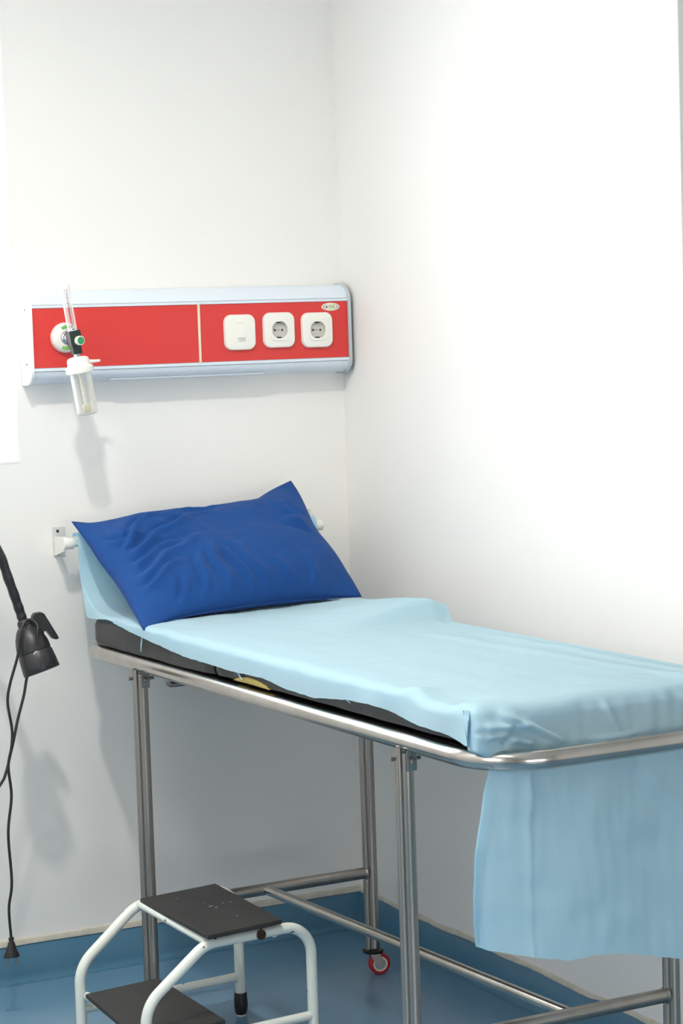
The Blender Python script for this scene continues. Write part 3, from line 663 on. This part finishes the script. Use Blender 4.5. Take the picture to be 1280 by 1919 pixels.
# ------------------------------------------------------------------ step stool
th = math.radians(6)
so = Vector((-.559, -.513, 0)); sa = Vector((math.cos(th), math.sin(th), 0)); sn = Vector((-sa.y, sa.x, 0))
st = thing('step_stool', 'white tubular two-step stool with black treads beside the bed', 'step stool', so, th)
def SP(p, w, z): return Vector((-p, -w, z))      # p: away from the rear leg, w: towards the camera
tr = .0112
for w, off, hz in ((0.0, 0.0, .287), (.335, .020, .279)):
    pts = [SP(off, w, .012), SP(off, w, hz), SP(off+.245, w, hz), SP(off+.383, w, .178), SP(off+.383, w, .012)]
    bm = new(); tube(bm, fillet(pts, [0, .062, .075, .075, 0], 12), tr, 18); fr_ = obj('side_frame', bm, 'paint', st)
    for q in (off, off+.383):
        bm = new(); lathe(bm, [(.0112, 0), (.0132, .004), (.0148, .012), (.0155, .022), (.0140, .045), (.0136, .048)], SP(q, w, .004), seg=20); f = obj('rubber_foot', bm, 'rubber', st, angle=40)
        bm = new(); lathe(bm, [(.0095, 0), (.0110, .0045)], SP(q, w, 0), seg=18); obj('foot_pad', bm, 'white_pl', f)
    bm = new(); tube(bm, [SP(off+.008, w, .088), SP(off+.375, w, .088)], .0095, 14); obj('side_rail', bm, 'paint', fr_)
bm = new(); lathe(bm, [(.0085, 0), (.0105, .001), (.0105, .004), (.006, .0055), (.001, .0055)], SP(.143, .335+.0095, .279), (0, -1, 0), 12)
obj('rusty_bolt', bm, 'rust', st, angle=20)
# cross bars under the treads
for p0, z0 in ((.242, .2895), (.085, .279)):
    bm = new(); tube(bm, [SP(p0-.002, .008, z0), SP(p0+.017, .33, z0-.008)], .0085, 14); obj('cross_bar', bm, 'paint', st)
for p0, z0 in ((.372, .117), (.30, .110)):
    bm = new(); tube(bm, [SP(p0, .008, z0), SP(p0+.02, .33, z0)], .0085, 14); obj('cross_bar', bm, 'paint', st)
def to_st(x, y): v = Vector((x, y, 0))-so; return Vector((v.dot(sa), v.dot(sn)))
def tread(c4, z, th_):
    q = [to_st(*c) for c in c4]; bm = new()
    cen = sum((Vector(a) for a in q), Vector((0, 0)))/4
    lo = []
    for dz, k in ((-th_, .994), (-th_+.0015, 1), (-.0015, 1), (0, .994)):
        pts = [cen+(a-cen)*k for a in q]; lo.append([Vector((a.x, a.y, z+dz)) for a in pts])
    loft(bm, lo); return obj('tread', bm, 'tread', st, angle=20)
t1 = tread([(-.800, -.557), (-.615, -.528), (-.620, -.877), (-.793, -.904)], .3045, .009)
for px, py, sx_, sy_ in ((-.70, -.70, .012, .004), (-.694, -.715, .006, .006), (-.668, -.69, .005, .003), (-.652, -.692, .006, .003), (-.685, -.80, .007, .003), (-.70, -.665, .004, .002), (-.735, -.60, .004, .003)):
    a = to_st(px, py); lo = []; bm = new()
    for dz, k in ((0, 1), (.0003, .9)):
        lo.append([Vector((a.x+k*sx_/2*math.cos(2*PI*i/9)*(1+.4*math.sin(i*2.3)), a.y+k*sy_/2*math.sin(2*PI*i/9)*(1+.4*math.cos(i*3.1)), .3046+dz)) for i in range(9)])
    loft(bm, lo); obj('paint_spot', bm, 'groove', t1)
tread([(-.941, -.588), (-.768, -.562), (-.764, -.905), (-.955, -.93)], .130, .009)

# ------------------------------------------------------------------ examination lamp on its stand
lm = thing('examination_lamp', 'black gooseneck examination lamp with its cord hanging beside the bed', 'lamp', (-1.42, -.25, 0))
LO = Vector((-1.42, -.25, 0))
def LL(x, z, y=-.25): return Vector((x, y, z))-LO
bm = new(); lathe(bm, [(.16, 0), (.165, .006), (.16, .022), (.05, .034), (.018, .05), (.001, .05)], (0, 0, 0), seg=40); obj('base', bm, 'blkplastic', lm, angle=40)
bm = new(); tube(bm, [LL(-1.42, .04), LL(-1.42, .92)], .011, 16); obj('pole', bm, 'chrome', lm)
bm = new()
gp = spline([LL(-1.42, .91), LL(-1.425, 1.02), LL(-1.38, 1.15), LL(-1.28, 1.225), LL(-1.16, 1.215), LL(-1.06, 1.145), LL(-.985, 1.048, -.245), LL(-.953, .963, -.24), LL(-.932, .90, -.235), LL(-.923, .868, -.235)], 14)
N_ = len(gp)
tube(bm, gp, .0108, 14, rfun=lambda t: .0106+.0005*math.sin(t*900)); obj('gooseneck', bm, 'blkplastic', lm)
hb = LL(-.923, .870, -.235); ha = Vector((.027, -.030, -.108)).normalized()
bm = new(); lathe(bm, [(.0125, -.004), (.0150, .000), (.0155, .010), (.0175, .011), (.0235, .018), (.0315, .034), (.0365, .052), (.0375, .062), (.0372, .070), (.0355, .0715)], hb, ha, 40); hd = obj('lamp_head', bm, 'blkplastic', lm, angle=35)
bm = new(); lathe(bm, [(.0365, .071), (.0385, .074), (.0405, .100), (.0412, .114), (.0400, .116), (.034, .113), (.001, .112)], hb, ha, 40); obj('lamp_shade', bm, 'blkplastic', lm, angle=35)
for a in (3.7, 4.2, 4.7):
    bm = new()
    n1 = ha.orthogonal().normalized(); n2 = ha.cross(n1)
    c_ = hb+ha*.020+(n1*math.cos(a)+n2*math.sin(a))*.0235; lathe(bm, [(.0028, 0), (.0028, .001)], c_, (n1*math.cos(a)+n2*math.sin(a)), 8)
    obj('vent_hole', bm, 'rubber', hd)
# clip shaped handle
def barr(pts, wd, name):
    bm = new(); lo = []
    for (x, z, w2) in pts: lo.append((x, z, w2))
    return bm
bm = new()
outl = [(-.9095, .868), (-.905, .884), (-.900, .889), (-.886, .890), (-.880, .886), (-.851, .835), (-.849, .829), (-.855, .827), (-.862, .829), (-.876, .848), (-.882, .848), (-.884, .836), (-.893, .838), (-.905, .852)]
loft(bm, [[LL(x, z, yy) for x, z in outl] for yy in (-.252, -.236)]); obj('handle', bm, 'blkplastic', lm, angle=25)
bm = new(); n1 = Vector((-.4, -1, 0)).normalized(); c_ = hb+ha*.068+Vector((-.006, -.036, 0)); lo = [c_+Vector((-.009, 0, -.002)), c_+Vector((-.004, -.0008, .005)), c_+Vector((.003, 0, .0045)), c_+Vector((.008, 0, -.001))]
loft(bm, [lo, [p+Vector((0, -.0015, 0)) for p in lo]]); obj('maker_tab', bm, 'alu', hd, smooth=False)
A_ = [(-.992, .178), (-.994, .247), (-.985, .305), (-.988, .413), (-.977, .494), (-.981, .56), (-.972, .602), (-.969, .641), (-.976, .70), (-.969, .740), (-.951, .80), (-.944, .84)]
B_ = [(-.905, .868), (-.907, .853), (-.917, .795), (-.931, .757), (-.941, .715), (-.957, .664), (-.969, .618), (-.974, .583), (-.984, .549), (-1.00, .520), (-1.06, .46), (-1.16, .44), (-1.28, .52), (-1.38, .66), (-1.42, .80)]
pa = [LL(x, z, -.262 if z < .8 else -.268) for x, z in A_]+[LL(-.93, .872, -.262), LL(-.916, .877, -.262)]+[LL(x, z, -.282 if .77 < z < .865 else (-.270 if z > .6 else -.256)) for x, z in B_]
bm = new(); tube(bm, spline(pa, 8), .0032, 10); cd = obj('power_cord', bm, 'rubber', lm)
bm = new(); lathe(bm, [(.0055, 0), (.0062, .002), (.0062, .006), (.0045, .007), (.0075, .012), (.0130, .030), (.0175, .038), (.0175, .044), (.001, .044)], LL(-.992, .182, -.262), (-.02, 0, -1), 16)
for v in bm.verts: v.co.y = (v.co.y+.012)*.55-.012
pg = obj('plug', bm, 'rubber', lm, angle=35)
for dx in (-.0095, .0095):
    bm = new(); tube(bm, [LL(-.993+dx, .139, -.262), LL(-.993+dx*1.05, .121, -.262)], .0022, 10); obj('plug_pin', bm, 'steel_dull', pg)
